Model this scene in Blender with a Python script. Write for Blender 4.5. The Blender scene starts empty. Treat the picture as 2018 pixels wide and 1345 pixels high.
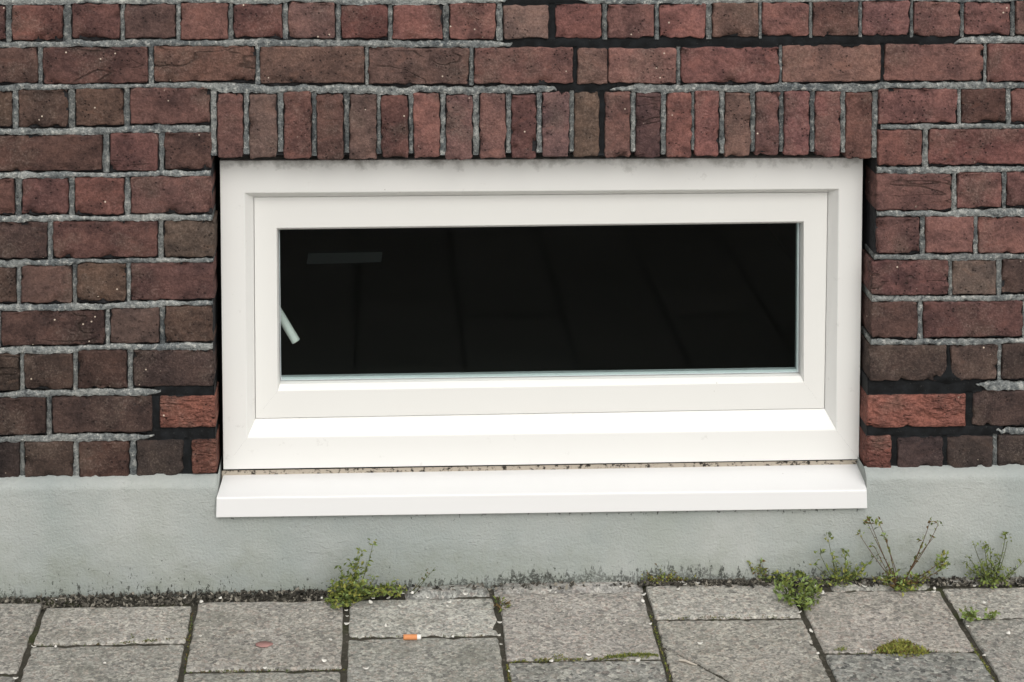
import bpy, bmesh, math, random
from math import radians, sin, cos, pi, sqrt
from mathutils import Vector, noise

random.seed(7)
R = random.uniform
scn = bpy.context.scene
col = scn.collection

# ------------------------------------------------------------------ camera
# perspective-controlled (shifted) lens in front of the wall; wall face is y = 0, ground is z = 0
F = 4061.0; PSI = radians(1.7); TH = radians(4.0); SX = 0.0713; SY = -0.5
CP = Vector((-0.273, -4.2, 1.875))
cd = bpy.data.cameras.new('camera'); cam = bpy.data.objects.new('camera', cd); col.objects.link(cam)
cd.sensor_width = 36; cd.lens = F / 2018 * 36; cd.shift_x = SX; cd.shift_y = SY
cd.clip_start = 0.1; cd.clip_end = 3000
cam.location = CP; cam.rotation_euler = (pi / 2 - TH, 0, -PSI)
scn.camera = cam

# ------------------------------------------------------------------ sky, sun, exposure (overcast)
w = bpy.data.worlds.new('World'); scn.world = w; w.use_nodes = True
nt = w.node_tree; nt.nodes.clear()
wo = nt.nodes.new('ShaderNodeOutputWorld'); bg = nt.nodes.new('ShaderNodeBackground')
sky = nt.nodes.new('ShaderNodeTexSky'); sky.sky_type = 'NISHITA'; sky.sun_disc = False
sky.sun_elevation = radians(43); sky.sun_rotation = radians(168); sky.dust_density = 4.0; sky.air_density = 1.0
hs = nt.nodes.new('ShaderNodeHueSaturation'); hs.inputs['Saturation'].default_value = 0.22
nt.links.new(sky.outputs[0], hs.inputs['Color']); nt.links.new(hs.outputs[0], bg.inputs[0]); nt.links.new(bg.outputs[0], wo.inputs[0])
bg.inputs[1].default_value = 0.11
sd = bpy.data.lights.new('sun', 'SUN'); sun = bpy.data.objects.new('sun', sd); col.objects.link(sun)
sd.energy = 1.15; sd.angle = radians(80); sd.color = (1.0, 0.97, 0.93)
sun.rotation_euler = Vector((-0.20, 1.0, -0.96)).to_track_quat('-Z', 'Y').to_euler()
vs = scn.view_settings
vs.view_transform = 'Standard'; vs.look = 'None'; vs.gamma = 1; vs.use_curve_mapping = False; vs.exposure = 0.21
cy = scn.cycles; cy.max_bounces = 5; cy.diffuse_bounces = 2; cy.glossy_bounces = 2; cy.transmission_bounces = 2; cy.transparent_max_bounces = 8

# ------------------------------------------------------------------ surveying: photograph measurements -> points on the wall or ground
PPX = 1009 - SX * 2018; PPY = 672.5 + SY * 2018
fw = Vector((sin(PSI) * cos(TH), cos(PSI) * cos(TH), -sin(TH))); rt = Vector((cos(PSI), -sin(PSI), 0)); up = rt.cross(fw)
def at(u, v, Y=0.0):
    d = fw + rt * ((u - PPX) / F) - up * ((v - PPY) / F)
    return CP + d * ((Y - CP.y) / d.y)
def gr(u, v, z=0.0):
    d = fw + rt * ((u - PPX) / F) - up * ((v - PPY) / F)
    return CP + d * ((z - CP.z) / d.z)
def lin(c, k=1.0):
    return tuple(((x / 255 / 12.92) if x / 255 <= 0.04045 else ((x / 255 + 0.055) / 1.055) ** 2.4) * k for x in c) + (1.0,)
def nz(x, y, z, s=1.0):
    return noise.noise(Vector((x * s, y * s, z * s)))

# ------------------------------------------------------------------ materials
class NT:
    def __init__(s, name):
        s.m = bpy.data.materials.new(name); s.m.use_nodes = True
        s.t = s.m.node_tree; s.t.nodes.clear()
        s.out = s.t.nodes.new('ShaderNodeOutputMaterial')
        s.b = s.n('ShaderNodeBsdfPrincipled'); s.t.links.new(s.b.outputs[0], s.out.inputs[0])
        tc = s.n('ShaderNodeTexCoord'); s.obj = tc.outputs['Object']
        g = s.n('ShaderNodeNewGeometry'); s.pos = g.outputs['Position']
    def n(s, t, **kw):
        x = s.t.nodes.new(t)
        for k, v in kw.items(): setattr(x, k, v)
        return x
    def set(s, sock, v):
        if isinstance(v, bpy.types.NodeSocket): s.t.links.new(v, sock)
        else: sock.default_value = v
    def noise(s, vec, scale, detail=4, rough=0.55, dist=0.0):
        x = s.n('ShaderNodeTexNoise'); s.set(x.inputs['Vector'], vec)
        x.inputs['Scale'].default_value = scale; x.inputs['Detail'].default_value = detail
        x.inputs['Roughness'].default_value = rough; x.inputs['Distortion'].default_value = dist
        return x.outputs[0]
    def vor(s, vec, scale, out='Distance', feature='F1'):
        x = s.n('ShaderNodeTexVoronoi', feature=feature); s.set(x.inputs['Vector'], vec); x.inputs['Scale'].default_value = scale
        return x.outputs[out]
    def ramp(s, v, a, b, lo=0.0, hi=1.0):
        x = s.n('ShaderNodeMapRange'); s.set(x.inputs[0], v)
        for i, q in enumerate((a, b, lo, hi)): x.inputs[i + 1].default_value = q
        return x.outputs[0]
    def math(s, op, a, b=0.0):
        x = s.n('ShaderNodeMath', operation=op); s.set(x.inputs[0], a); s.set(x.inputs[1], b); return x.outputs[0]
    def vec(s, op, a, b):
        x = s.n('ShaderNodeVectorMath', operation=op); s.set(x.inputs[0], a); s.set(x.inputs[1], b); return x.outputs[0]
    def mix(s, f, a, b, mode='MIX'):
        x = s.n('ShaderNodeMix', data_type='RGBA', blend_type=mode)
        s.set(x.inputs[0], f); s.set(x.inputs[6], a); s.set(x.inputs[7], b); return x.outputs[2]
    def bump(s, h, strength, dist, prev=None):
        x = s.n('ShaderNodeBump'); s.set(x.inputs['Height'], h)
        x.inputs['Strength'].default_value = strength; x.inputs['Distance'].default_value = dist
        if prev: s.t.links.new(prev, x.inputs['Normal'])
        return x.outputs[0]
    def sepz(s, v, i=2):
        x = s.n('ShaderNodeSeparateXYZ'); s.set(x.inputs[0], v); return x.outputs[i]
    def fin(s, color, rough=0.9, normal=None, spec=0.25):
        s.set(s.b.inputs['Base Color'], color); s.set(s.b.inputs['Roughness'], rough)
        s.b.inputs['Specular IOR Level'].default_value = spec
        if normal: s.t.links.new(normal, s.b.inputs['Normal'])
        return s.m
    def rnd_obj(s, k=37.0):
        oi = s.n('ShaderNodeObjectInfo')
        m = s.math('MULTIPLY', oi.outputs['Random'], k)
        c = s.n('ShaderNodeCombineXYZ'); s.set(c.inputs[0], m); s.set(c.inputs[1], s.math('MULTIPLY', m, 1.7)); s.set(c.inputs[2], s.math('MULTIPLY', m, 0.6))
        return s.vec('ADD', s.obj, c.outputs[0]), oi.outputs['Color'], oi.outputs['Random']

def mk_brick(name, wrinkle):
    t = NT(name); P, C, rn = t.rnd_obj()
    n1 = t.noise(P, 15, 3, 0.65); n2 = t.noise(P, 80, 3, 0.72); n3 = t.noise(P, 230, 1, 0.8)
    c = t.mix(t.ramp(n1, 0.46, 0.68, 0, 0.85), C, t.mix(1.0, C, (0.48, 0.52, 0.56, 1), 'MULTIPLY'))
    c = t.mix(t.ramp(n1, 0.48, 0.30, 0, 0.55), c, t.mix(1.0, C, (1.30, 1.24, 1.18, 1), 'MULTIPLY'))
    nb = t.noise(t.vec('ADD', P, (5.1, 9.2, 3.3)), 11, 2, 0.6)
    c = t.mix(t.ramp(nb, 0.53, 0.72, 0, 0.42), c, (0.115, 0.088, 0.070, 1))          # buff and grey firing tones
    c = t.mix(1.0, c, t.mix(t.ramp(n2, 0.3, 0.7), (0.74, 0.74, 0.75, 1), (1.26, 1.24, 1.23, 1)), 'MULTIPLY')
    c = t.mix(1.0, c, t.mix(t.ramp(n3, 0.3, 0.7), (0.80, 0.80, 0.80, 1), (1.22, 1.22, 1.22, 1)), 'MULTIPLY')
    n5 = t.noise(t.vec('ADD', t.vec('MULTIPLY', P, (0.7, 1, 1.3)), (2.7, 1.1, 8.3)), 34, 3, 0.6, 0.5)
    c = t.mix(t.ramp(n5, 0.55, 0.72, 0, 0.6), c, t.mix(1.0, C, (0.42, 0.44, 0.46, 1), 'MULTIPLY'))
    c = t.mix(t.ramp(n5, 0.42, 0.28, 0, 0.5), c, t.mix(1.0, C, (1.45, 1.30, 1.22, 1), 'MULTIPLY'))
    pit = t.math('MULTIPLY', t.ramp(t.vor(P, 105), 0.12, 0.26, 1, 0), t.ramp(n1, 0.47, 0.56))
    c = t.mix(t.math('MULTIPLY', pit, 0.75), c, (0.020, 0.016, 0.015, 1))
    cr = t.math('ABSOLUTE', t.math('SUBTRACT', t.noise(t.vec('MULTIPLY', P, (0.6, 1, 1.7)), 9, 2, 0.5, 0.4), 0.5))
    crk = t.math('MULTIPLY', t.ramp(cr, 0.003, 0.014, 1, 0), t.math('MULTIPLY', t.ramp(rn, 0.88, 0.90), t.ramp(nb, 0.42, 0.52)))
    c = t.mix(t.math('MULTIPLY', crk, 0.6), c, (0.025, 0.018, 0.015, 1))
    fl = t.math('MULTIPLY', t.ramp(t.vor(P, 44), 0.05, 0.10, 1, 0), t.ramp(t.noise(P, 15, 0), 0.60, 0.64))
    c = t.mix(fl, c, (0.60, 0.50, 0.40, 1))
    dust = t.math('MULTIPLY', t.ramp(n3, 0.55, 0.72), t.ramp(nb, 0.42, 0.60))
    c = t.mix(t.math('MULTIPLY', dust, 0.16), c, (0.30, 0.25, 0.22, 1))
    h = t.math('ADD', t.math('ADD', n2, t.math('MULTIPLY', n3, 0.2)), n5)
    h = t.math('SUBTRACT', h, t.math('MULTIPLY', t.math('ADD', pit, crk), 0.6))
    nm = t.bump(h, 0.75, 0.004)
    if wrinkle:
        x = t.noise(t.vec('MULTIPLY', P, (0.42, 1, 1)), 60, 2, 0.5, 1.8)
        nm = t.bump(t.math('MULTIPLY', x, t.ramp(n1, 0.36, 0.52)), 1.0, 0.012, nm)
    return t.fin(c, 0.95, nm, 0.15)
M = {}
M['brick'] = mk_brick('weathered_brick', False)
M['brick_new'] = mk_brick('new_brick', True)

t = NT('grey_mortar'); P = t.pos
n1 = t.noise(P, 6, 3, 0.7); n2 = t.noise(P, 85, 4, 0.75); n3 = t.noise(P, 260, 2, 0.8)
c = t.mix(t.ramp(n1, 0.36, 0.64), (0.115, 0.128, 0.132, 1), (0.265, 0.275, 0.262, 1))
c = t.mix(t.ramp(n2, 0.52, 0.64, 0, 0.75), c, (0.50, 0.50, 0.465, 1))
c = t.mix(t.ramp(n2, 0.46, 0.34, 0, 0.85), c, (0.05, 0.056, 0.06, 1))
n6 = t.noise(P, 24, 3, 0.7)
c = t.mix(t.ramp(n6, 0.54, 0.66, 0, 0.6), c, (0.075, 0.082, 0.086, 1))
c = t.mix(1.0, c, t.mix(t.ramp(n3, 0.3, 0.7), (0.72, 0.72, 0.72, 1), (1.26, 1.26, 1.25, 1)), 'MULTIPLY')
oi = t.n('ShaderNodeObjectInfo'); c = t.mix(1.0, c, oi.outputs['Color'], 'MULTIPLY')
M['mortar'] = t.fin(c, 0.95, t.bump(t.math('ADD', n2, t.math('MULTIPLY', n3, 0.5)), 1.0, 0.005), 0.15)

t = NT('black_pointing'); P = t.pos
n2 = t.noise(P, 45, 4, 0.6); n3 = t.noise(P, 300, 2, 0.6)
c = t.mix(t.ramp(n2, 0.4, 0.75), (0.005, 0.0055, 0.006, 1), (0.015, 0.017, 0.019, 1))
c = t.mix(t.ramp(n3, 0.66, 0.8, 0, 0.5), c, (0.12, 0.12, 0.11, 1))
M['black'] = t.fin(c, 0.8, t.bump(n2, 0.35, 0.003), 0.2)

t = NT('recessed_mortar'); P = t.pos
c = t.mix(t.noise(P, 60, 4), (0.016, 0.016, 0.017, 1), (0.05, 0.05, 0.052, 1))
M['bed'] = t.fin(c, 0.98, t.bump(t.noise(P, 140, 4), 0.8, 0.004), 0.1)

t = NT('brickwork_beyond')
x = t.n('ShaderNodeTexBrick'); t.set(x.inputs[0], t.vec('MULTIPLY', t.pos, (1, 1, 1)))
mp = t.n('ShaderNodeMapping'); t.set(mp.inputs[0], t.pos); mp.inputs['Rotation'].default_value = (radians(-90), 0, 0); mp.inputs['Location'].default_value = (0, -0.2345, 0); t.set(x.inputs[0], mp.outputs[0])
x.inputs['Scale'].default_value = 1.0; x.inputs['Brick Width'].default_value = 0.22; x.inputs['Row Height'].default_value = 0.0918; x.inputs['Mortar Size'].default_value = 0.009
x.inputs[1].default_value = (0.125, 0.068, 0.053, 1); x.inputs[2].default_value = (0.082, 0.054, 0.043, 1); x.inputs[3].default_value = (0.19, 0.20, 0.195, 1)
c = t.mix(1.0, x.outputs[0], t.mix(t.noise(t.pos, 50, 5), (0.5, 0.5, 0.5, 1), (1.4, 1.4, 1.4, 1)), 'MULTIPLY')
M['beyond'] = t.fin(c, 0.92, t.bump(x.outputs[1], -0.6, 0.008), 0.2)

t = NT('painted_render'); P = t.pos
zz = t.sepz(P)
n1 = t.noise(P, 3.5, 4, 0.6); n2 = t.noise(P, 28, 4, 0.6); n3 = t.noise(P, 190, 4, 0.65)
c = t.mix(t.ramp(n1, 0.35, 0.65), (0.325, 0.36, 0.345, 1), (0.42, 0.44, 0.415, 1))
c = t.mix(t.ramp(n2, 0.6, 0.8, 0, 0.35), c, (0.30, 0.325, 0.30, 1))
c = t.mix(t.ramp(t.noise(t.vec('MULTIPLY', P, (1, 1, 0.35)), 5, 3), 0.5, 0.75, 0, 0.45), c, (0.31, 0.345, 0.30, 1))
dm = t.math('MULTIPLY', t.ramp(t.math('ADD', zz, t.ramp(t.noise(P, 6, 4, 0.65), 0.3, 0.7, -0.07, 0.07)), 0.09, 0.02), t.ramp(n2, 0.35, 0.65, 0.25, 0.6))
c = t.mix(dm, c, (0.25, 0.275, 0.225, 1))
# algae and splash dirt rising from the pavement, with ragged fingers
fing = t.noise(t.vec('MULTIPLY', P, (1, 1, 0.22)), 120, 3, 0.65)
spot = t.noise(P, 210, 3, 0.75)
big = t.noise(t.vec('MULTIPLY', P, (1, 1, 0.01)), 4.5, 4, 0.6)
xg = t.ramp(t.math('ABSOLUTE', t.math('SUBTRACT', t.sepz(P, 0), 0.30)), 0.25, 0.65, 0.024, -0.006)
hgt = t.math('MULTIPLY', xg, t.ramp(big, 0.3, 0.7, 0.45, 1.5))
lim = t.math('ADD', hgt, t.ramp(fing, 0.45, 0.80, -0.012, 0.026))
dirt = t.ramp(t.math('SUBTRACT', lim, t.math('SUBTRACT', zz, 0.004)), -0.001, 0.004)
dirt = t.math('MULTIPLY', dirt, t.ramp(spot, 0.40, 0.52))
c = t.mix(t.math('MULTIPLY', dirt, t.ramp(n2, 0.3, 0.6, 0.35, 0.85)), c, (0.022, 0.022, 0.018, 1))
# sparse black mould flecks, denser near the base and under the sill
zb = t.ramp(zz, 0.0, 0.12, 0.20, 0.0)
xm_ = t.ramp(t.math('ABSOLUTE', t.math('SUBTRACT', t.sepz(P, 0), 0.073)), 0.655, 0.675, 1, 0)
zs = t.math('MULTIPLY', xm_, t.ramp(zz, 0.125, 0.158, 0.0, 0.24))
mask = t.math('ADD', t.math('MAXIMUM', zb, zs), 0.0)
fle = t.ramp(t.math('ADD', t.noise(t.vec('MULTIPLY', P, (1, 1, 0.5)), 150, 3, 0.7), mask), 0.795, 0.835)
c = t.mix(t.math('MULTIPLY', fle, 0.85), c, (0.035, 0.037, 0.03, 1))
pock = t.ramp(t.vor(P, 70), 0.04, 0.10, 1, 0)
n4 = t.noise(t.vec('MULTIPLY', P, (0.55, 1, 1.5)), 85, 4, 0.6, 0.8)
nm = t.bump(t.math('ADD', t.math('MULTIPLY', n2, 0.6), t.math('MULTIPLY', n3, 0.7)), 0.75, 0.0045)
nm = t.bump(t.math('MULTIPLY', t.ramp(n4, 0.56, 0.80), t.ramp(t.noise(P, 14, 2), 0.46, 0.64)), 0.6, 0.0024, nm)
M['render'] = t.fin(c, 0.75, nm, 0.3)

def mk_white(name, a, grime):
    t = NT(name); P = t.pos
    zz = t.sepz(P)
    n1 = t.noise(P, 4, 3); n2 = t.noise(P, 30, 5, 0.65); n3 = t.noise(P, 220, 3, 0.7)
    c = t.mix(n1, a, tuple(x * 0.965 for x in a[:3]) + (1,))
    if grime:   # soot under the brick lintel, drips and specks
        g = t.math('ADD', t.ramp(zz, 0.852, 0.884, 0.0, 0.62), t.ramp(n2, 0.35, 0.7, -0.34, 0.26))
        g = t.math('MULTIPLY', t.ramp(g, 0.15, 0.8), 0.8)
        c = t.mix(g, c, (0.16, 0.15, 0.13, 1))
        c = t.mix(t.ramp(n2, 0.62, 0.8, 0, 0.10), c, (0.5, 0.46, 0.38, 1))
    sp = t.math('MULTIPLY', t.ramp(t.vor(P, 24), 0.03, 0.05, 1, 0), t.ramp(t.noise(P, 8, 0), 0.66, 0.67))
    c = t.mix(t.math('MULTIPLY', sp, 0.5), c, (0.2, 0.18, 0.15, 1))
    return t.fin(c, 0.38, t.bump(n1, 0.08, 0.002), 0.4)
M['upvc'] = mk_white('white_upvc', (0.78, 0.776, 0.745, 1), True)
M['sash'] = mk_white('cream_upvc', (0.775, 0.77, 0.735, 1), False)
M['sill'] = mk_white('white_sill', (0.81, 0.81, 0.80, 1), False)

def plain(name, c, rough=0.7, var=0.25, scale=120, spec=0.3, bump=0.0):
    t = NT(name); n = t.noise(t.obj, scale, 4, 0.65)
    cc = t.mix(n, tuple(x * (1 - var) for x in c[:3]) + (1,), tuple(min(1, x * (1 + var)) for x in c[:3]) + (1,))
    return t.fin(cc, rough, t.bump(n, bump, 0.002) if bump else None, spec)
M['gap'] = plain('black_gap_shade', (0.006, 0.006, 0.006), 0.9)  # black colour stands in for deep shade in the open gaps
t = NT('beige_sealant'); n = t.noise(t.pos, 75, 4, 0.75)
M['beige'] = t.fin(t.mix(t.ramp(n, 0.52, 0.60), (0.42, 0.37, 0.30, 1), (0.03, 0.026, 0.02, 1)), 0.8)
M['spacer'] = plain('aluminium_spacer', (0.72, 0.78, 0.80), 0.45, 0.06)
M['gasket'] = plain('rubber_gasket', (0.02, 0.022, 0.022), 0.6)
M['handle'] = plain('white_handle', (0.84, 0.85, 0.81), 0.45, 0.12, 60)
M['room'] = plain('dark_room', (0.034, 0.040, 0.045), 0.9, 0.3, 6)
M['panel'] = plain('pale_panel', (0.085, 0.09, 0.092), 0.8, 0.1)

t = NT('window_glass'); t.t.nodes.remove(t.b)
fr = t.n('ShaderNodeFresnel'); fr.inputs[0].default_value = 1.225
tr = t.n('ShaderNodeBsdfTransparent'); tr.inputs[0].default_value = (0.86, 0.9, 0.89, 1)
gl = t.n('ShaderNodeBsdfGlossy'); gl.inputs['Roughness'].default_value = 0.05
t.t.links.new(t.bump(t.noise(t.obj, 5, 2), 0.05, 0.002), gl.inputs['Normal'])
ms = t.n('ShaderNodeMixShader'); t.t.links.new(fr.outputs[0], ms.inputs[0]); t.t.links.new(tr.outputs[0], ms.inputs[1]); t.t.links.new(gl.outputs[0], ms.inputs[2])
dsp = t.n('ShaderNodeBsdfDiffuse'); dsp.inputs[0].default_value = (0.5, 0.5, 0.48, 1)
ds = t.math('MULTIPLY', t.ramp(t.vor(t.obj, 60), 0.03, 0.06, 1, 0), t.ramp(t.noise(t.obj, 9, 2), 0.6, 0.64, 0, 0.10))
ms2 = t.n('ShaderNodeMixShader'); t.t.links.new(ds, ms2.inputs[0]); t.t.links.new(ms.outputs[0], ms2.inputs[1]); t.t.links.new(dsp.outputs[0], ms2.inputs[2])
t.t.links.new(ms2.outputs[0], t.out.inputs[0]); M['glass'] = t.m

def mk_slab(name, coarse):
    t = NT(name); P, C, rn = t.rnd_obj(11.0)
    n1 = t.noise(P, 6, 3, 0.65); n2 = t.noise(P, 48, 4, 0.7)
    vc = t.vor(P, 120 if coarse else 150, 'Color'); vf = t.vor(P, 290, 'Color')
    v = t.sepz(vc, 0); v2 = t.sepz(vc, 1); v3 = t.sepz(vf, 0)
    k = 1.0 if coarse else 0.70
    c = t.mix(t.ramp(n1, 0.35, 0.7, 0, 0.6), C, t.mix(1.0, C, (0.72, 0.74, 0.70, 1), 'MULTIPLY'))
    c = t.mix(t.ramp(v, 0.6, 1.0, 0, 0.75 * k), c, t.mix(1.0, C, (1.7, 1.68, 1.62, 1), 'MULTIPLY'))
    c = t.mix(t.ramp(v, 0.36, 0.0, 0, 0.95 * k), c, t.mix(1.0, C, (0.32, 0.32, 0.33, 1), 'MULTIPLY'))
    c = t.mix(t.ramp(v2, 0.7, 1.0, 0, 0.5), c, t.mix(1.0, C, (1.18, 1.0, 0.94, 1), 'MULTIPLY'))
    c = t.mix(1.0, c, t.mix(v3, (0.68, 0.68, 0.68, 1), (1.3, 1.3, 1.3, 1)), 'MULTIPLY')
    c = t.mix(t.ramp(t.noise(P, 9, 3, 0.75), 0.52, 0.70, 0, 0.45), c, (0.17, 0.17, 0.14, 1))
    dk = t.math('MULTIPLY', t.ramp(t.vor(t.vec('ADD', P, (3.3, 1.2, 0.4)), 62), 0.07, 0.13, 1, 0), t.ramp(n2, 0.50, 0.46))
    c = t.mix(t.math('MULTIPLY', dk, 0.85), c, (0.045, 0.043, 0.04, 1))
    c = t.mix(t.ramp(n2, 0.58, 0.76, 0, 0.6), c, t.mix(1.0, C, (0.55, 0.55, 0.52, 1), 'MULTIPLY'))
    wh = t.math('MULTIPLY', t.ramp(t.vor(P, 75), 0.08, 0.14, 1, 0), t.ramp(n2, 0.50, 0.54))
    c = t.mix(t.math('MULTIPLY', wh, 0.85), c, (0.62, 0.61, 0.57, 1))
    nm = t.bump(t.math('ADD', n2, t.math('MULTIPLY', v, 0.8 if coarse else 0.4)), 0.8, 0.0035)
    return t.fin(c, 0.92, nm, 0.2)
M['slab'] = mk_slab('concrete_slab', False); M['slab_coarse'] = mk_slab('worn_concrete_slab', True)
t = NT('soil'); P = t.pos
n1 = t.noise(P, 60, 5, 0.7); n2 = t.noise(P, 12, 4, 0.6)
c = t.mix(n1, (0.020, 0.019, 0.014, 1), (0.105, 0.098, 0.078, 1))
c = t.mix(t.ramp(n2, 0.55, 0.68, 0, 0.6), c, (0.045, 0.06, 0.012, 1))
c = t.mix(t.ramp(t.vor(P, 190, 'Color'), 0.75, 0.95, 0, 0.5), c, (0.2, 0.18, 0.15, 1))
M['soil'] = t.fin(c, 0.97, t.bump(n1, 0.9, 0.006), 0.1)
M['asphalt'] = plain('asphalt', (0.05, 0.05, 0.052), 0.9, 0.4, 200, 0.2, 0.3)
M['land'] = plain('far_ground', (0.10, 0.10, 0.095), 0.95, 0.2, 0.2)
def leafmat(name, c, var=0.35):
    t = NT(name); n = t.noise(t.pos, 90, 2)
    cc = t.mix(n, tuple(x * (1 - var) for x in c) + (1,), tuple(x * (1 + var) for x in c) + (1,))
    t.b.inputs['Subsurface Weight'].default_value = 0.0
    return t.fin(cc, 0.6, None, 0.3)
M['leaf1'] = leafmat('leaf_green', (0.165, 0.205, 0.042)); M['leaf2'] = leafmat('leaf_dark', (0.072, 0.100, 0.026))
M['leaf3'] = leafmat('leaf_yellow', (0.27, 0.27, 0.06)); M['leaf4'] = leafmat('leaf_dry', (0.13, 0.085, 0.03))
M['leafp'] = leafmat('leaf_pale', (0.20, 0.27, 0.085))
M['stem'] = leafmat('stem_green', (0.085, 0.095, 0.035)); M['stemr'] = leafmat('stem_reddish', (0.10, 0.055, 0.03))
M['petal'] = plain('white_petal', (0.82, 0.80, 0.73), 0.7, 0.10, 40); M['red'] = plain('red_petal', (0.36, 0.20, 0.18), 0.8, 0.3, 60)
M['cork'] = plain('filter_paper', (0.66, 0.27, 0.11), 0.7, 0.15, 150); M['paper'] = plain('white_paper', (0.78, 0.77, 0.73), 0.8, 0.06)
M['ash'] = plain('filter_end', (0.45, 0.38, 0.28), 0.9); M['twig'] = plain('bleached_twig', (0.55, 0.5, 0.42), 0.8, 0.2, 80)
for i, cc in enumerate([(0.045, 0.041, 0.033), (0.10, 0.092, 0.075), (0.24, 0.22, 0.18), (0.022, 0.021, 0.018)]): M['litter%d' % i] = plain('litter_%d' % i, cc, 0.9)

# ------------------------------------------------------------------ object helpers
def link(name, verts, faces, mats, parent=None, smooth=False, loc=None, mi=None):
    me = bpy.data.meshes.new(name); me.from_pydata([tuple(v) for v in verts], [], faces)
    for m in (mats if isinstance(mats, (list, tuple)) else [mats]): me.materials.append(m)
    if mi: me.polygons.foreach_set('material_index', mi)
    if smooth: me.polygons.foreach_set('use_smooth', [True] * len(me.polygons))
    me.update()
    o = bpy.data.objects.new(name, me); col.objects.link(o)
    if loc is not None: o.location = loc
    if parent is not None: o.parent = parent
    return o
def empty(name, loc=(0, 0, 0)):
    o = bpy.data.objects.new(name, None); col.objects.link(o); o.location = loc; o.empty_display_size = 0.05; return o
def tag(o, label=None, cat=None, group=None, kind=None):
    if label: o['label'] = label
    if cat: o['category'] = cat
    if group: o['group'] = group
    if kind: o['kind'] = kind
    return o

def steps(L, cell, rim):
    n = max(2, int(round((L - 2 * rim[-1]) / cell)))
    a = [0.0] + list(rim); mid = [rim[-1] + (L - 2 * rim[-1]) * i / n for i in range(1, n)]
    return a + mid + [L - x for x in reversed(a)]

def block(wd, ht, dep, seed, cell=0.009, r=0.004, rc=0.006, outl=0.0018, surf=0.0009, chip=0.006, chipth=0.32, groove=None, chips=1.0):
    """a worn block: (a, b, n) with the face at n = 0, irregular outline, rounded arrises, chipped edges; sides go back to n = -dep"""
    A = steps(wd, cell, (r * 0.35, r * 0.8, r * 1.8)); B = steps(ht, cell, (r * 0.35, r * 0.8, r * 1.8))
    V = []; nx, ny = len(A), len(B); hx, hy = wd / 2, ht / 2
    ta, tb = R(-1, 1) * surf / hx * 0.8, R(-1, 1) * surf / hy * 0.8
    for b in B:
        for a in A:
            x, y = a - hx, b - hy
            qx, qy = abs(x) - (hx - rc), abs(y) - (hy - rc)
            if qx > 0 and qy > 0:
                l = sqrt(qx * qx + qy * qy); m = max(qx, qy)
                if l > 0: x = math.copysign(hx - rc + qx / l * m, x); y = math.copysign(hy - rc + qy / l * m, y)
                e = rc - m
            else:
                e = min(hx - abs(x), hy - abs(y))
            rr = r * (1 + 0.6 * nz(x, y, seed, 38))
            n = 0.0
            if e < rr: n = -(rr - sqrt(max(0, rr * rr - (rr - e) ** 2)))
            n += surf * (nz(x, y, seed + 9, 26) * 1.1 + nz(x, y, seed + 5, 75) * 0.6) + ta * x + tb * y
            c = nz(x, y, seed + 31, 45) + 0.45 * nz(x, y, seed + 3, 110)
            if e < 0.014:
                k = max(0.0, c - chipth) * (1 - e / 0.014)
                n -= min(k * 5, 1.3) * chip * chips
            wgt = max(0.0, 1 - e / 0.012)
            ox = outl * (0.7 * nz(x, y, seed + 17, 42) + 0.8 * nz(x, y, seed + 71, 130)) * wgt
            oy = outl * (0.7 * nz(x, y, seed + 57, 42) + 0.8 * nz(x, y, seed + 91, 130)) * wgt
            if groove: n -= groove(x, y)
            V.append((x + ox, y + oy, n))
    Fc = [(j * nx + i, j * nx + i + 1, (j + 1) * nx + i + 1, (j + 1) * nx + i) for j in range(ny - 1) for i in range(nx - 1)]
    ring = [i for i in range(nx)] + [j * nx + nx - 1 for j in range(1, ny)] + [(ny - 1) * nx + i for i in range(nx - 2, -1, -1)] + [j * nx for j in range(ny - 2, 0, -1)]
    b0 = len(V)
    for i in ring: V.append((V[i][0], V[i][1], -dep))
    k = len(ring)
    for i in range(k): j = (i + 1) % k; Fc.append((ring[j], ring[i], b0 + i, b0 + j))
    return V, Fc

# ================================================================== THE BRICK WALL
wall = tag(empty('brick_wall'), 'weathered red-brown brick wall with grey and black mortar joints above a pale grey plinth', 'wall')
rows = {}
def row(key, txt):
    L = []
    for ln in txt.strip().split(';'):
        f = ln.split()
        if len(f) < 5: continue
        L.append((float(f[0]), float(f[1]), float(f[2]), float(f[3]), tuple(int(q) for q in f[4].split(',')), 'n' in f[5:]))
    if key != 'X':      # square off the surveyed patch
        if L[0][0] < -200: L[0] = (-322,) + L[0][1:]
        if L[-1][1] > 2150: L[-1] = (L[-1][0], 2282) + L[-1][2:]
    rows[key] = L
# left x, right x, top y, bottom y (survey pixels), colour of the brick, n = replaced new brick
row('A', """-318 -232 12 80 110,70,62; -206 -112 12 80 104,66,60; -98 8 12 79 100,62,58; 24 122 12 80 122,72,62; 142 235 10 76 105,65,60; 247 345 10 75 94,67,62; 357 448 8 78 119,75,66; 461 555 10 74 112,68,62;
569 660 6 75 122,84,77; 673 763 12 76 112,64,58; 775 871 12 78 130,77,69; 887 976 8 78 133,82,72; 993 1080 12 76 130,97,86; 1096 1185 9 75 121,71,65; 1199 1289 10 75 119,76,70; 1301 1390 10 74 139,82,74;
1405 1495 7 74 117,83,71; 1503 1594 7 72 130,80,72; 1603 1692 6 71 108,70,62; 1701 1793 4 69 126,78,75; 1802 1892 5 72 123,77,71; 1902 1991 6 68 134,82,75; 2003 2093 3 67 125,85,75; 2105 2196 3 67 122,74,68; 2208 2300 3 67 112,70,64""")
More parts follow.
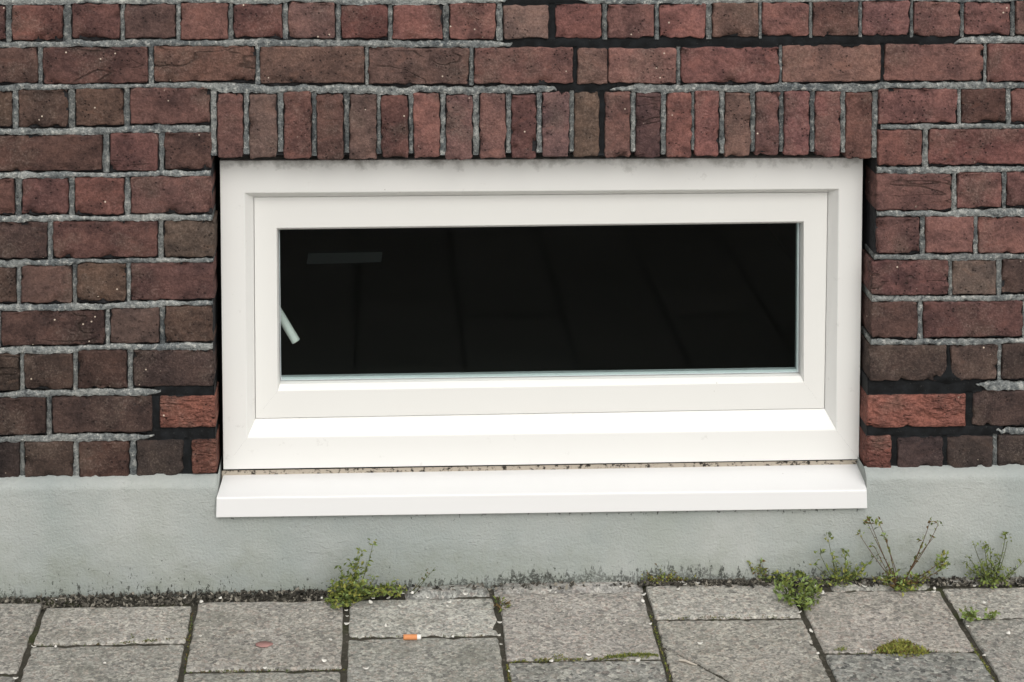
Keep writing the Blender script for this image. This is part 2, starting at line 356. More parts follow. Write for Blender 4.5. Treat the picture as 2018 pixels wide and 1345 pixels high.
row('B', """-340 -140 97 164 98,64,56; -127 73 96 163 95,66,58; 85 290 95 165 101,65,59; 304 501 93 161 109,73,61; 514 718 94 164 111,79,67; 728 923 96 166 106,76,68; 935 1129 96 165 121,77,69; 1138 1197 97 165 116,82,72;
1200 1332 97 165 139,89,79; 1343 1535 95 163 126,75,69; 1543 1736 91 162 127,87,75; 1744 1938 89 159 123,79,71; 1947 2140 88 160 119,73,67; 2150 2330 88 160 112,70,62""")
row('CL', """-330 -185 184 252 96,66,56; -172 -86 184 252 100,66,58; -72 22 183 250 92,68,54; 37 132 179 250 91,67,57; 149 242 177 248 101,73,59; 257 412 175 244 106,69,63""")
row('CR', """1733 1887 177 243 127,77,71; 1896 1982 177 242 96,63,55; 1995 2085 177 243 121,76,69; 2096 2310 176 242 118,72,66""")
row('X', """429 478 187 311 109,71,65; 492 545 188 312 109,83,75; 560 613 182 313 113,71,63; 625 676 188 315 103,69,61; 690 741 188 314 109,81,73; 752 804 190 312 105,65,59; 816 866 185 312 136,83,73; 880 930 190 315 119,81,77;
946 996 186 312 127,83,75; 1009 1056 188 313 109,67,63; 1070 1121 183 310 119,83,81; 1133 1180 183 309 105,81,65; 1193 1242 183 311 117,77,69; 1254 1301 186 311 93,63,63; 1315 1362 185 311 132,77,67; 1370 1417 181 308 132,77,71;
1430 1478 184 309 123,87,75; 1490 1535 183 307 113,73,69; 1546 1595 182 307 126,75,73; 1608 1656 182 309 130,75,71; 1668 1718 184 313 113,71,61""")
row('DL', """-326 -236 270 338 96,64,56; -222 -22 270 338 94,62,54; -9 200 269 337 93,63,55; 217 311 264 337 109,67,63; 325 416 263 334 99,67,59""")
row('DR', """1732 1817 258 326 127,75,65; 1832 2040 256 325 124,71,65; 2052 2260 254 323 114,70,64""")
row('EL', """-300 -180 356 425 92,64,56; -166 -76 356 424 96,66,56; -62 27 355 423 101,65,57; 44 133 354 422 105,65,61; 148 243 352 423 120,71,61; 258 418 350 420 109,71,65""")
row('ER', """1727 1875 345 414 113,73,67; 1888 1974 342 410 124,75,69; 1986 2078 341 406 111,69,65; 2090 2290 340 405 112,70,64""")
row('FL', """-330 -135 442 512 86,62,54; -122 92 440 510 77,57,53; 105 309 438 508 99,63,57; 324 422 438 507 93,75,63""")
row('FR', """1730 1812 430 500 113,73,67; 1826 1918 429 498 132,83,75; 1930 2132 430 498 123,77,69; 2144 2300 429 497 110,68,62""")
row('GL', """-300 -174 534 600 88,62,54; -160 -74 532 599 82,60,52; -62 31 530 597 85,63,53; 42 141 526 597 99,71,63; 153 247 521 594 101,75,59; 259 420 520 591 97,63,59""")
row('GR', """1718 1869 515 581 113,69,65; 1879 1963 516 581 106,86,76; 1977 2067 513 578 87,65,59; 2079 2290 512 577 98,66,60""")
row('HL', """-330 -226 618 684 84,60,54; -214 -9 617 683 89,63,55; 3 205 615 680 87,61,55; 218 313 610 676 101,77,69; 326 418 605 674 93,69,57""")
row('HR', """1718 1808 597 666 93,65,59; 1821 2015 596 665 105,67,63; 2027 2230 594 663 94,64,58""")
row('IL', """-300 -172 704 772 80,62,54; -158 -70 702 771 82,62,54; -58 37 700 770 83,65,55; 49 142 700 767 85,65,57; 154 249 692 765 89,63,55; 263 420 692 762 85,65,61""")
row('IR', """1715 1866 683 750 85,67,61; 1874 1965 682 748 97,75,67; 1976 2068 680 747 79,63,59; 2080 2290 679 746 84,64,58""")
row('JL', """-330 -135 790 860 78,58,52; -122 89 786 857 77,57,51; 103 300 783 853 85,63,57; 315 424 783 843 150,84,63 n""")
row('JR', """1710 1903 780 842 150,84,67 n; 1918 2120 773 840 85,65,61; 2132 2300 771 838 82,62,56""")
row('KL', """-300 -180 880 946 72,58,54; -168 -78 878 946 74,58,52; -64 37 875 945 65,53,51; 49 142 873 940 83,65,57; 156 253 873 941 93,63,53; 270 361 870 938 73,61,57; 379 426 868 934 132,77,59 n""")
row('KR', """1708 1756 861 925 141,79,65 n; 1770 1858 864 924 81,63,63; 1868 1956 862 923 79,65,61; 1968 2058 860 922 73,61,59; 2070 2280 859 921 76,60,56""")
# two courses just above the frame
row('Y', "; ".join("%d %d -78 -9 %d,%d,%d" % (x, x + 196, 108 + (i * 37) % 22, 68 + (i * 23) % 12, 60 + (i * 13) % 12) for i, x in enumerate(range(-330, 2100, 209))))
row('Z', "; ".join("%d %d -166 -98 %d,%d,%d" % (x, x + 92, 106 + (i * 41) % 24, 66 + (i * 29) % 14, 60 + (i * 17) % 12) for i, x in enumerate(range(-330, 2200, 106))))

sd_ = 0
DEPTH = {'X': 0.057}
for key, L in rows.items():
    for (x0, x1, y0, y1, cc, new) in L:
        sd_ += 13.7
        ym, xm = (y0 + y1) / 2, (x0 + x1) / 2
        wd = at(x1, ym).x - at(x0, ym).x; ht = at(xm, y0).z - at(xm, y1).z
        ct = at(xm, ym)
        V, Fc = block(wd + 0.0012, ht + 0.0012, DEPTH.get(key, 0.095), sd_, r=0.0032 if not new else 0.003, rc=0.0045,
                      outl=0.0036 if not new else 0.0020, surf=0.0014, chip=0.011, chipth=0.26 if not new else 0.5)
        tw = R(-0.006, 0.006)
        V = [(a * cos(tw) - b * sin(tw), -n, a * sin(tw) + b * cos(tw)) for a, b, n in V]
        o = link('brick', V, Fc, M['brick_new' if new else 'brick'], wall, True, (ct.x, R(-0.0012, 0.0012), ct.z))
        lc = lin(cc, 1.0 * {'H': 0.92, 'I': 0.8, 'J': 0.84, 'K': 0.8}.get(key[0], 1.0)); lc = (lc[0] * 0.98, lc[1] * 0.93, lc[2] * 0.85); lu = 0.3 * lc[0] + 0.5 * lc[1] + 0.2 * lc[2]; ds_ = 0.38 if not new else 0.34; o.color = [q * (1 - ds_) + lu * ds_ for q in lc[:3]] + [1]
        if new: o['label'] = 'newer bright orange-red brick set in black mortar'

# ---- pointing: ribbons of mortar standing in the joints
def ribbon(name, pts_lo, pts_hi, black, vertical, base=0.0):
    """pts_lo / pts_hi: matching points along the two long edges (on y = 0)"""
    m = 6; n = len(pts_lo); V = []; Fc = []; s = R(0, 99)
    for i in range(n):
        for j in range(m + 1):
            f = j / m
            p = pts_lo[i].lerp(pts_hi[i], f)
            edge = 1 - (2 * f - 1) ** 4
            yb = (0.0052 if black else 0.0012 + base)
            y = yb + (0.0028 if not black else 0.0015) * (1 - edge)
            a = 0.0007 if black else 0.0021
            y += a * (nz(p.x, s, p.z, 55) + 0.7 * nz(p.x, s, p.z, 150))
            V.append((p.x, y, p.z))
    q = m + 1
    for i in range(n - 1):
        for j in range(m):
            f4 = (i * q + j, (i + 1) * q + j, (i + 1) * q + j + 1, i * q + j + 1)
            Fc.append(f4)
    b0 = len(V)
    ring = [j for j in range(q)] + [i * q + m for i in range(1, n)] + [(n - 1) * q + j for j in range(m - 1, -1, -1)] + [i * q for i in range(n - 2, 0, -1)]
    for i in ring: V.append((V[i][0], 0.09, V[i][2]))
    k = len(ring)
    for i in range(k): j = (i + 1) % k; Fc.append((ring[j], ring[i], b0 + i, b0 + j))
    if vertical: Fc = [tuple(reversed(f)) for f in Fc]
    c = Vector(V[len(V) // 4]); V = [Vector(v) - c for v in V]
    o = link(name, V, Fc, M['black' if black else 'mortar'], wall, True, c)
    k_ = R(1.0, 1.25) if name == 'bed_joint' else R(0.62, 1.0); o.color = (k_, k_, k_, 1); return o

def edge_fn(L, idx):
    P = sorted(((b[0] + b[1]) / 2, b[idx], b[0], b[1]) for b in L)
    K = []
    for c, v, a, b in P: K += [(a + 8, v), (b - 8, v)]
    def f(u):
        if u <= K[0][0]: return K[0][1]
        for (u0, v0), (u1, v1) in zip(K, K[1:]):
            if u <= u1: return v0 + (v1 - v0) * (u - u0) / max(1e-6, u1 - u0)
        return K[-1][1]
    return f
def bed(upper, lower, segs):
    bl = [q for q in segs if q[2]]; cut = set()
    for q in bl: cut |= {q[0] + 14, q[1] - 14}
    segs = [(a + (-14 if (a + 0) in [q[1] for q in bl] else 0), b + (14 if b in [q[0] for q in bl] else 0), k) if not k else (a, b, k) for a, b, k in segs]
    ft = edge_fn(upper, 3); fb = edge_fn(lower, 2); s = R(0, 50)
    for (xa, xb, black) in segs:
        n = max(2, int((xb - xa) / 5)); lo = []; hi = []
        for i in range(n + 1):
            u = xa + (xb - xa) * i / n
            t_, b_ = ft(u), fb(u); g = max(7.0, b_ - t_)
            if black: mt, mb = -0.05, -0.05
            else:
                mt = 0.19 + 0.17 * nz(u, s, 1, 0.03) + 0.14 * nz(u, s, 2, 0.11); mb = 0.09 + 0.15 * nz(u, s, 7, 0.035) + 0.14 * nz(u, s, 9, 0.12)
                e = min(u - xa, xb - u)
            if not black:
                e2 = min((u - xa) if xa > W0 + 5 and (xa > 700 or xb < 0) and xa in cut else 99, (xb - u) if xb in cut else 99)
                if e2 < 34: k_ = (1 - e2 / 34) ** 1.5; mt += k_ * (0.30 + 0.5 * nz(u, s, 4, 0.09)); mb += k_ * (0.30 - 0.5 * nz(u, s, 4, 0.09))
            hi.append(at(u, t_ + g * mt)); lo.append(at(u, b_ - g * min(mb, 0.96 - mt)))
        ribbon('bed_joint', lo, hi, black, False)
def heads(L, blacks=(), y_ext=4, skip=(), lintel=False):
    L = sorted(L)
    for a, b in zip(L, L[1:]):
        x0, x1 = a[1], b[0]; xm = (x0 + x1) / 2
        if x1 - x0 > 60 or x1 - x0 < 5: continue
        y0, y1 = (a[2] + b[2]) / 2 - y_ext, (a[3] + b[3]) / 2 + y_ext
        black = any(abs(xm - q) < 9 for q in blacks)
        if lintel: y1 -= R(9, 17) if not black else 6
        n = max(3, int((y1 - y0) / 5)); lo = []; hi = []; s = R(0, 50); g = x1 - x0
        for i in range(n + 1):
            v = y0 + (y1 - y0) * i / n
            if black: m0 = m1 = -0.08
            else: m0 = 0.16 + 0.14 * nz(v, s, 1, 0.05) + 0.08 * nz(v, s, 3, 0.15); m1 = 0.12 + 0.14 * nz(v, s, 5, 0.05) + 0.08 * nz(v, s, 6, 0.15)
            lo.append(at(x0 + g * m0, v)); hi.append(at(x1 - g * m1, v))
        ribbon('head_joint', lo, hi, black, False, 0.0022)
W0, W1 = -320, 2280
bed(rows['Z'], rows['Y'], [(W0, W1, 0)])
bed(rows['Y'], rows['A'], [(W0, 985, 0), (985, 1150, 1), (1150, W1, 0)])
bed(rows['A'], rows['B'], [(W0, 996, 0), (996, 1895, 1), (1895, W1, 0)])
bed(rows['B'], rows['CL'] + rows['X'] + rows['CR'], [(W0, 1083, 0), (1083, 1216, 1), (1216, W1, 0)])
for a, b, xl, xr in (('C', 'D', 413, 1736), ('D', 'E', 415, 1729), ('E', 'F', 418, 1729), ('F', 'G', 420, 1724), ('G', 'H', 419, 1719), ('H', 'I', 419, 1717)):
    bed(rows[a + 'L'], rows[b + 'L'], [(W0, xl, 0)]); bed(rows[a + 'R'], rows[b + 'R'], [(xr, W1, 0)])
bed(rows['IL'], rows['JL'], [(W0, 303, 0), (303, 422, 1)]); bed(rows['IR'], rows['JR'], [(1711, 1938, 1), (1938, W1, 0)])
bed(rows['JL'], rows['KL'], [(W0, 290, 0), (290, 424, 1)]); bed(rows['JR'], rows['KR'], [(1709, 1978, 1), (1978, W1, 0)])
heads(rows['Z']); heads(rows['Y']); heads(rows['A'], (1088,)); heads(rows['B'], (1133, 1740))
heads(rows['X'], (1186,), lintel=True)
for k in 'CDEFGHI': heads(rows[k + 'L']); heads(rows[k + 'R'], (1870,) if k == 'I' else ())
heads(rows['JL'], (307,)); heads(rows['JR'], (1910,)); heads(rows['KL'], (370,)); heads(rows['KR'], (1763, 1863))
def vjoint(p0, p1, wpx, black=False):
    n = int(abs(p1[1] - p0[1]) / 5); lo = []; hi = []
    for i in range(n + 1):
        f = i / n; u = p0[0] + (p1[0] - p0[0]) * f; v = p0[1] + (p1[1] - p0[1]) * f
        lo.append(at(u - wpx / 2 + 1.5 * nz(v, 3, 1, 0.06), v)); hi.append(at(u + wpx / 2 + 1.5 * nz(v, 8, 1, 0.06), v))
    ribbon('head_joint', lo, hi, black, False, 0.0022)
vjoint((420, 178), (421, 308), 11); vjoint((1725.5, 180), (1724, 312), 10)

pp = [(1832, 752), (1848, 741), (1860, 726), (1866, 706), (1869, 688), (1873, 690), (1876, 715), (1880, 732), (1893, 744), (1908, 752), (1870, 760)]
pw = [at(u, v) for u, v in pp]; pc = at(1870, 740)
V = [Vector((0, -0.0035, 0))] + [(p - pc) * 0.6 + Vector((0, -0.003, 0)) for p in pw] + [p - pc + Vector((0, 0.006, 0)) for p in pw]; k = len(pw)
Fc = [(0, 1 + (i + 1) % k, 1 + i) for i in range(k)] + [(1 + i, 1 + (i + 1) % k, 1 + k + (i + 1) % k, 1 + k + i) for i in range(k)]
link('mortar_patch', V, Fc, M['black'], wall, True, pc)

# ---- the recessed mortar behind, the wall mass with the window opening, and the brickwork beyond the frame
XL0, XR0 = at(424, 500).x, at(1712, 700).x; ZB, ZT = at(900, 1010).z, at(900, 318).z
def opening_sheet(name, X0, X1, Z0, Z1, x0, x1, z0, z1, y, mat_, parent):
    V = [(X0, y, Z0), (X1, y, Z0), (X1, y, Z1), (X0, y, Z1), (x0, y, z0), (x1, y, z0), (x1, y, z1), (x0, y, z1)]
    V += [(x0, 0.30, z0), (x1, 0.30, z0), (x1, 0.30, z1), (x0, 0.30, z1)]
    Fc = [(0, 1, 5, 4), (1, 2, 6, 5), (2, 3, 7, 6), (3, 0, 4, 7), (4, 5, 9, 8), (5, 6, 10, 9), (6, 7, 11, 10), (7, 4, 8, 11)]
    return link(name, V, Fc, mat_, parent)
XA, XB, ZA = at(W0 + 3, 500).x, at(W1 - 3, 500).x, at(900, -160).z
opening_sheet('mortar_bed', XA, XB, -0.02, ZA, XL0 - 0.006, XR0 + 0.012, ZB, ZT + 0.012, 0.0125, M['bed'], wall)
def frame_sheet(name, X0, X1, Z1, x0, x1, z1, y, mat_):
    V = [(X0, y, -0.3), (x0, y, -0.3), (x0, y, z1), (X0, y, z1), (x1, y, -0.3), (X1, y, -0.3), (X1, y, z1), (x1, y, z1), (X0, y, Z1), (X1, y, Z1)]
    V += [(v[0], 0.5, v[2]) for v in V]
    Fc = [(0, 1, 2, 3), (4, 5, 6, 7), (3, 2, 7, 6, 9, 8), (8, 9, 19, 18), (0, 3, 8, 18, 13, 10), (5, 15, 16, 19, 9, 6)]
    return link(name, V, Fc, mat_, wall)
frame_sheet('brickwork_beyond', -6, 6, 6.0, XA, XB, ZA, 0.003, M['beyond'])

# ---- rendered plinth
PY = -0.022
PX = sorted(set([-6, -4, -2.5] + [XA - 0.1 + i * 0.008 for i in range(int((XB - XA + 0.2) / 0.008))] + [2.5, 4, 6]))
xs0, xs1 = at(428, 990, PY).x, at(1707, 985, PY).x
PX = sorted([x for x in PX if abs(x - xs0) > 0.004 and abs(x - xs1) > 0.004] + [xs0, xs1])
z_s = at(1000, 1007, PY).z
def ztop(x):
    return at(0, 940).z * 0 + 0.2345 + 0.0025 * nz(x, 3, 4, 6) + 0.0022 * nz(x, 3, 4, 25) + 0.0012 * nz(x, 3, 4, 90)
prof = [('l', -0.06), ('l', -0.01)] + [('l', z_s * i / 18) for i in range(0, 19)]
V = []; Fc = []
topn = 14
nrow = len(prof) + topn
for x in PX:
    zt = ztop(x)
    for k, z in prof:
        y = PY + 0.0016 * nz(x, 0, z, 9) + 0.0009 * nz(x, 0, z, 40)
        V.append((x, y, z))
    for i in range(1, topn + 1):
        f = i / topn
        # straight up, then a soft rounded weathering back to the brick face
        if f < 0.6: z = z_s + (zt - 0.020 - z_s) * (f / 0.6); y = PY
        else:
            a = (f - 0.6) / 0.4; z = zt - 0.020 + 0.020 * (sin(a * pi / 2) * 0.55 + a * 0.45); y = PY + (0.0245) * (1 - cos(a * pi / 2)) + 0.003 * a
        y += 0.0016 * nz(x, 0, z, 9) + 0.0009 * nz(x, 0, z, 40)
        V.append((x, y, z))
for i in range(len(PX) - 1):
    mid = (PX[i] + PX[i + 1]) / 2; inside = xs0 < mid < xs1
    for j in range(nrow - 1):
        if inside and j >= len(prof) - 1: continue
        Fc.append((i * nrow + j, (i + 1) * nrow + j, (i + 1) * nrow + j + 1, i * nrow + j + 1))
for xs in (xs0, xs1):       # cheeks of the notch that holds the sill
    i = PX.index(xs); b0 = len(V)
    for j in range(len(prof) - 1, nrow): V.append((xs, 0.11, V[i * nrow + j][2]))
    V[b0] = (xs, 0.11, z_s)
    for j in range(nrow - len(prof)): Fc.append((i * nrow + len(prof) - 1 + j, b0 + j, b0 + j + 1, i * nrow + len(prof) + j))
i0, i1 = PX.index(xs0), PX.index(xs1); b0 = len(V)
V += [(xs0, 0.11, z_s), (xs1, 0.11, z_s)]
top = [i * nrow + len(prof) - 1 for i in range(i0, i1 + 1)]
Fc.append(tuple(top) + (b0 + 1, b0))
pl = link('plinth', V, Fc, M['render'], wall, True)
pl['label'] = 'pale grey-green painted render plinth with dirt along its foot'

# ================================================================== THE WINDOW
win = tag(empty('window', (0, 0, 0)), 'white framed low basement window with dark glass set in the brick wall', 'window')
def quad(pts, Y): return [at(u, v, Y) for u, v in pts]
def withY(q, Y): return [Vector((p.x, Y, p.z)) for p in q]
def lerpq(a, b, f): return [x.lerp(y, f) for x, y in zip(a, b)]
def rail(name, loops, k, mat_, parent, eps=0.0):
    V = []; Fc = []
    for lp in loops:
        a_, b_ = lp[k], lp[(k + 1) % 4]; d_ = (b_ - a_).normalized() * (0.00012 if k == 2 else 0.0); V += [a_ + d_, b_ - d_]
    for i in range(len(loops) - 1):
        Fc.append((2 * i, 2 * i + 1, 2 * i + 3, 2 * i + 2))
    return link(name, V, Fc, mat_, parent)
def rounded(seq, q=0.0016):
    """insert small facets at every inner corner of a loop sequence"""
    out = [seq[0]]
    for a, b, c in zip(seq, seq[1:], seq[2:]):
        l1 = [max(1e-5, (y - x).length) for x, y in zip(a, b)]; l2 = [max(1e-5, (z - y).length) for y, z in zip(b, c)]
        p0 = [y + (x - y) * min(0.45, q / l) for x, y, l in zip(a, b, l1)]; p1 = [y + (z - y) * min(0.45, q / l) for y, z, l in zip(b, c, l2)]
        mid = [(x + y) / 2 * 0.5 + z * 0.5 for x, y, z in zip(p0, p1, b)]
        out += [p0, mid, p1]
    return out + [seq[-1]]
names = ['head_rail', 'jamb', 'bottom_rail', 'jamb']
YF = 0.060; YS = 0.086
O = quad([(433, 317), (1701, 311), (1693, 906), (440, 926)], YF)
I1 = quad([(482, 381), (1653, 373), (1648, 848), (487, 863)], YF)
I2 = quad([(500, 389), (1632, 379), (1625, 806), (503, 826)], YS)
loops = rounded([withY(O, 0.15), O, I1, I2, withY(I2, 0.145)], 0.0022)
for k in range(4): rail(names[k], loops, k, M['upvc'], win)
def inset(q, d):
    c = sum(q, Vector()) / 4
    return [Vector((p.x + math.copysign(d, c.x - p.x), p.y, p.z + math.copysign(d, c.z - p.z))) for p in q]
sash = empty('sash'); sash.parent = win
S0 = withY(inset(I2, 0.0008), YS + 0.0005)
S1 = quad([(545, 450), (1584, 437), (1584, 754), (547, 771)], YS + 0.0005)
S2 = quad([(548, 453), (1580, 440), (1578, 741), (551, 757)], YS + 0.012)
loops = rounded([withY(S0, 0.14), S0, S1, S2, withY(S2, YS + 0.040)], 0.0012)
for k in range(4): rail(['top_rail', 'stile', 'bottom_rail', 'stile'][k], loops, k, M['sash'], sash)
link('rebate', [*withY(inset(I2, -0.02), 0.138), *withY(inset(I2, 0.03), 0.138)], [(0, 1, 5, 4), (1, 2, 6, 5), (2, 3, 7, 6), (3, 0, 4, 7)], M['gap'], win)
GY = YS + 0.024
G = withY(inset(S2, -0.004), GY)
pane = link('pane', [*G, *withY(G, GY + 0.005)], [(3, 2, 1, 0), (4, 5, 6, 7)], M['glass'], win)
# aluminium spacer bar round the sealed unit, seen just inside the glass
Sp = withY(inset(S2, -0.001), GY + 0.0065)
Si = [Vector((p.x, p.y, p.z)) for p in Sp]
Si[0] += Vector((0.0012, 0, -0.002)); Si[1] += Vector((-0.0050, 0, -0.002)); Si[2] += Vector((-0.0050, 0, 0.0070)); Si[3] += Vector((0.0012, 0, 0.0070))
spl = rounded([Sp, Si, withY(Si, GY + 0.02)], 0.001)
for k, mm in enumerate(['gasket', 'spacer', 'spacer', 'spacer']): rail('spacer_bar', spl, k, M[mm], pane)
# black strips paint deep shade in the open frame-to-brick gaps; beige bar below
Og = withY(inset(O, -0.04), 0.085); Og2 = withY(inset(O, 0.004), 0.085)
for k in (0, 1, 3): rail('gap_shade_strip', [Og, Og2], k, M['gap'], win)
a, b = at(437, 928, 0.066), at(1696, 907, 0.066)
link('weather_bar', [a, b, b + Vector((0, 0, -0.03)), a + Vector((0, 0, -0.03))], [(0, 3, 2, 1)], M['beige'], win)
# sill
SB = [at(440, 938, 0.064), at(1695, 916, 0.064)]; ST = [at(427, 981, -0.036), at(1708, 966, -0.036)]; SF = [at(426, 1021, -0.036), at(1709, 1003, -0.036)]
for p in SB: p.x = p.x
def sill():
    V = []; Fc = []; n = 40
    prof2 = []
    bt = 0.004
    for i in range(n + 1):
        f = i / n
        B_, T_, F_ = SB[0].lerp(SB[1], f), ST[0].lerp(ST[1], f), SF[0].lerp(SF[1], f)
        d1 = (B_ - T_).normalized(); d2 = (F_ - T_).normalized()
        pr = [B_ + Vector((0, 0.02, 0.002)), B_]
        for k in range(7):
            a_ = k / 6; pr.append((T_ + d1 * bt).lerp(T_, a_).lerp(T_.lerp(T_ + d2 * bt, a_), a_))
        pr += [F_ + Vector((0, 0, 0.0015)), F_ + Vector((0, 0.0015, 0)), F_ + Vector((0, 0.030, 0.001))]
        V += pr; m = len(pr)
    for i in range(n):
        for j in range(m - 1): Fc.append((i * m + j, i * m + j + 1, (i + 1) * m + j + 1, (i + 1) * m + j))
    Fc.append(tuple(range(m - 1, -1, -1))); Fc.append(tuple(n * m + j for j in range(m)))
    return link('sill', V, Fc, M['sill'], win)
sl = sill(); sl['label'] = 'white sloping projecting sill'
# lever handle seen through the glass
def tube(name, pts, radii, mat_, parent, seg=12, caps=True):
    V = []; Fc = []
    for i, p in enumerate(pts):
        d = (pts[min(i + 1, len(pts) - 1)] - pts[max(i - 1, 0)]).normalized()
        a = d.cross(Vector((0.31, 0.9, 0.2))).normalized(); b = d.cross(a)
        for k in range(seg):
            th = 2 * pi * k / seg; V.append(p + (a * cos(th) + b * sin(th)) * radii[i])
    for i in range(len(pts) - 1):
        for k in range(seg): Fc.append((i * seg + k, i * seg + (k + 1) % seg, (i + 1) * seg + (k + 1) % seg, (i + 1) * seg + k))
    if caps: Fc += [tuple(range(seg - 1, -1, -1)), tuple((len(pts) - 1) * seg + k for k in range(seg))]
    return link(name, V, Fc, mat_, parent, False)
hd = empty('handle'); hd.parent = win
h0, h1 = at(530, 585, 0.175), at(584, 674, 0.150); dv = (h1 - h0).normalized()
tube('lever', [h0, h1 - dv * 0.002, h1], [0.0096, 0.0096, 0.0086], M['handle'], hd, 20)
tube('grip_end', [h1 - dv * 0.001, h1 + dv * 0.0012], [0.0052, 0.0050], M['ash'], hd, 16)
# dark room behind the glass
rm = [(-0.95, 0.30, -1.2), (1.1, 0.30, -1.2), (1.1, 3.6, -1.2), (-0.95, 3.6, -1.2), (-0.95, 0.30, 1.15), (1.1, 0.30, 1.15), (1.1, 3.6, 1.15), (-0.95, 3.6, 1.15)]
room = tag(link('basement_room', rm, [(0, 1, 2, 3), (4, 7, 6, 5), (0, 3, 7, 4), (1, 5, 6, 2), (2, 6, 7, 3)], M['room']), kind='structure')
# a pale board far inside, barely seen
q = [at(608, 500, 1.3), at(754, 497, 1.3), at(751, 517, 1.3), at(604, 521, 1.3)]
bo = link('pale_board', [v - q[0] for v in q] + [v - q[0] + Vector((0, 0.02, 0)) for v in q], [(3, 2, 1, 0), (4, 5, 6, 7), (0, 1, 5, 4), (1, 2, 6, 5), (2, 3, 7, 6), (3, 0, 4, 7)], M['panel'], None, False, q[0])
tag(bo, 'dim grey horizontal board seen through the dark glass at upper left', 'board')

# ================================================================== THE PAVEMENT
tag(link('ground', [(-900, -900, -0.03), (900, -900, -0.03), (900, 900, -0.03), (-900, 900, -0.03)], [(0, 1, 2, 3)], M['land']), kind='structure')
tag(link('road', [(-60, -12, -0.012), (60, -12, -0.012), (60, -3.75, -0.012), (-60, -3.75, -0.012)], [(0, 1, 2, 3)], M['asphalt']), kind='structure')
pave = tag(empty('pavement'), kind='structure')
# bedding soil that shows in the joints and heaps against the plinth
V = []; Fc = []; nxs = 420; nys = 26
for j in range(nys + 1):
    yy = -0.015 - 0.62 * (j / nys) ** 1.6
    for i in range(nxs + 1):
        x = -1.45 + 2.95 * i / nxs
        hgt = max(0, 1 - (-yy - 0.015) / 0.10)
        lf = (-0.55 * min(1, (-0.15 - x) * 3)) if x < -0.15 else (0.75 if x > 0.28 else 0.1)
        z = (-0.0045 if yy < -0.12 else -0.009) + hgt * (0.012 * lf) + 0.0035 * nz(x, yy, 1, 40) + 0.0025 * nz(x, yy, 3, 120)
        V.append((x, yy, z))
for j in range(nys):
    for i in range(nxs): a = j * (nxs + 1) + i; Fc.append((a, a + nxs + 1, a + nxs + 2, a + 1))
tag(link('joint_soil', V, Fc, M['soil'], pave, True), kind='stuff')
link('bedding', [(-8, -3.75, -0.017), (8, -3.75, -0.017), (8, 0, -0.017), (-8, 0, -0.017)], [(0, 1, 2, 3)], M['soil'], pave)

PIT = 0.3085; GAP = 0.0115
cx = [-0.958 + PIT * (k - 1) for k in range(9)]   # joint lines: column k lies between cx[k] and cx[k+1]
top_v = [1187, 1193, 1183, 1177, 1166, 1150, 1163, 1154]; jt_v = [1327, 1269, 1321, 1254, 1301, 1219, 1286, 1218]; um = [40, 240, 540, 835, 1135, 1425, 1715, 1945]
SC = [[(156, 149, 142), (150, 146, 139)], [(166, 158, 150), (157, 152, 144)], [(158, 150, 142), (150, 147, 138)], [(170, 166, 159), (156, 153, 145)],
      [(164, 154, 148), (150, 148, 143)], [(170, 163, 155), (160, 153, 143)], [(167, 156, 148), (140, 140, 137)], [(168, 161, 153), (158, 152, 146)]]
KS = 1.08
def slab(x0, x1, y0, y1, c, coarse=False, groove=None, cell=0.02, z=None):
    wd, ht = x1 - x0 - GAP, y0 - y1 - GAP
    V, Fc = block(wd, ht, 0.045, R(0, 500), cell=cell, r=0.004, rc=0.006, outl=0.0030, surf=0.0006, chip=0.0032, chipth=0.30, groove=groove)
    o = link('paving_slab', V, Fc, M['slab_coarse' if coarse else 'slab'], pave, True, ((x0 + x1) / 2, (y0 + y1) / 2, R(-0.0015, 0.0015) if z is None else z))
    o.rotation_euler = (R(-.003, .003), R(-.003, .003), R(-.006, .006)); lc = lin(c, KS); lu = sum(lc[:3]) / 3; o.color = [lc[0] * .45 + lu * .55, lc[1] * .45 + lu * .56, lc[2] * .45 + lu * .51, 1]
    return o
far = []
def far_tone():
    d = R(-8, 8); return (150 + d, 147 + d, 139 + d)
for k in range(8):
    x0, x1 = cx[k], cx[k] + PIT
    yt = gr(um[k], top_v[k]).y; yj = gr(um[k], jt_v[k]).y
    slab(x0, x1, yt, yj, SC[k][0])
    groove = None; cell = 0.02
    if k == 5:      # cracked slab
        xc, yc = (x0 + x1) / 2, (yj + yj - PIT) / 2
        pts = [gr(1302, 1275), gr(1340, 1290), gr(1380, 1310), gr(1452, 1350), gr(1520, 1385)]
        pl_ = [(p.x - xc, p.y - yc) for p in pts]
        def groove(x, y):
            d = 9
            for (ax, ay), (bx, by) in zip(pl_, pl_[1:]):
                l2 = (bx - ax) ** 2 + (by - ay) ** 2; f = max(0, min(1, ((x - ax) * (bx - ax) + (y - ay) * (by - ay)) / l2))
                d = min(d, math.hypot(x - ax - f * (bx - ax), y - ay - f * (by - ay)))
            d += 0.0022 * nz(x, y, 4, 70)
            wd_ = 0.0035 if x > -0.10 else 0.0018
            return 0.02 * max(0, min(1, (wd_ + 0.0012 - d) / 0.0018))
        cell = 0.0026
    o = slab(x0, x1, yj, yj - PIT, SC[k][1], k in (4, 6), groove, cell)
    if k == 5: o['label'] = 'cracked concrete slab'
    if k == 4 or k == 6: o['label'] = 'coarse dark grey worn slab'
    y = yj - PIT
    while y > -3.55:
        if y > -1.05 or not far:
            o = slab(x0, x1, y, y - PIT, far_tone())
            if not far: far.append(o)
        else:
            o = far[0].copy(); col.objects.link(o); o.location = ((x0 + x1) / 2, y - PIT / 2, R(-.002, .002)); o.color = lin(far_tone(), KS)
        y -= PIT
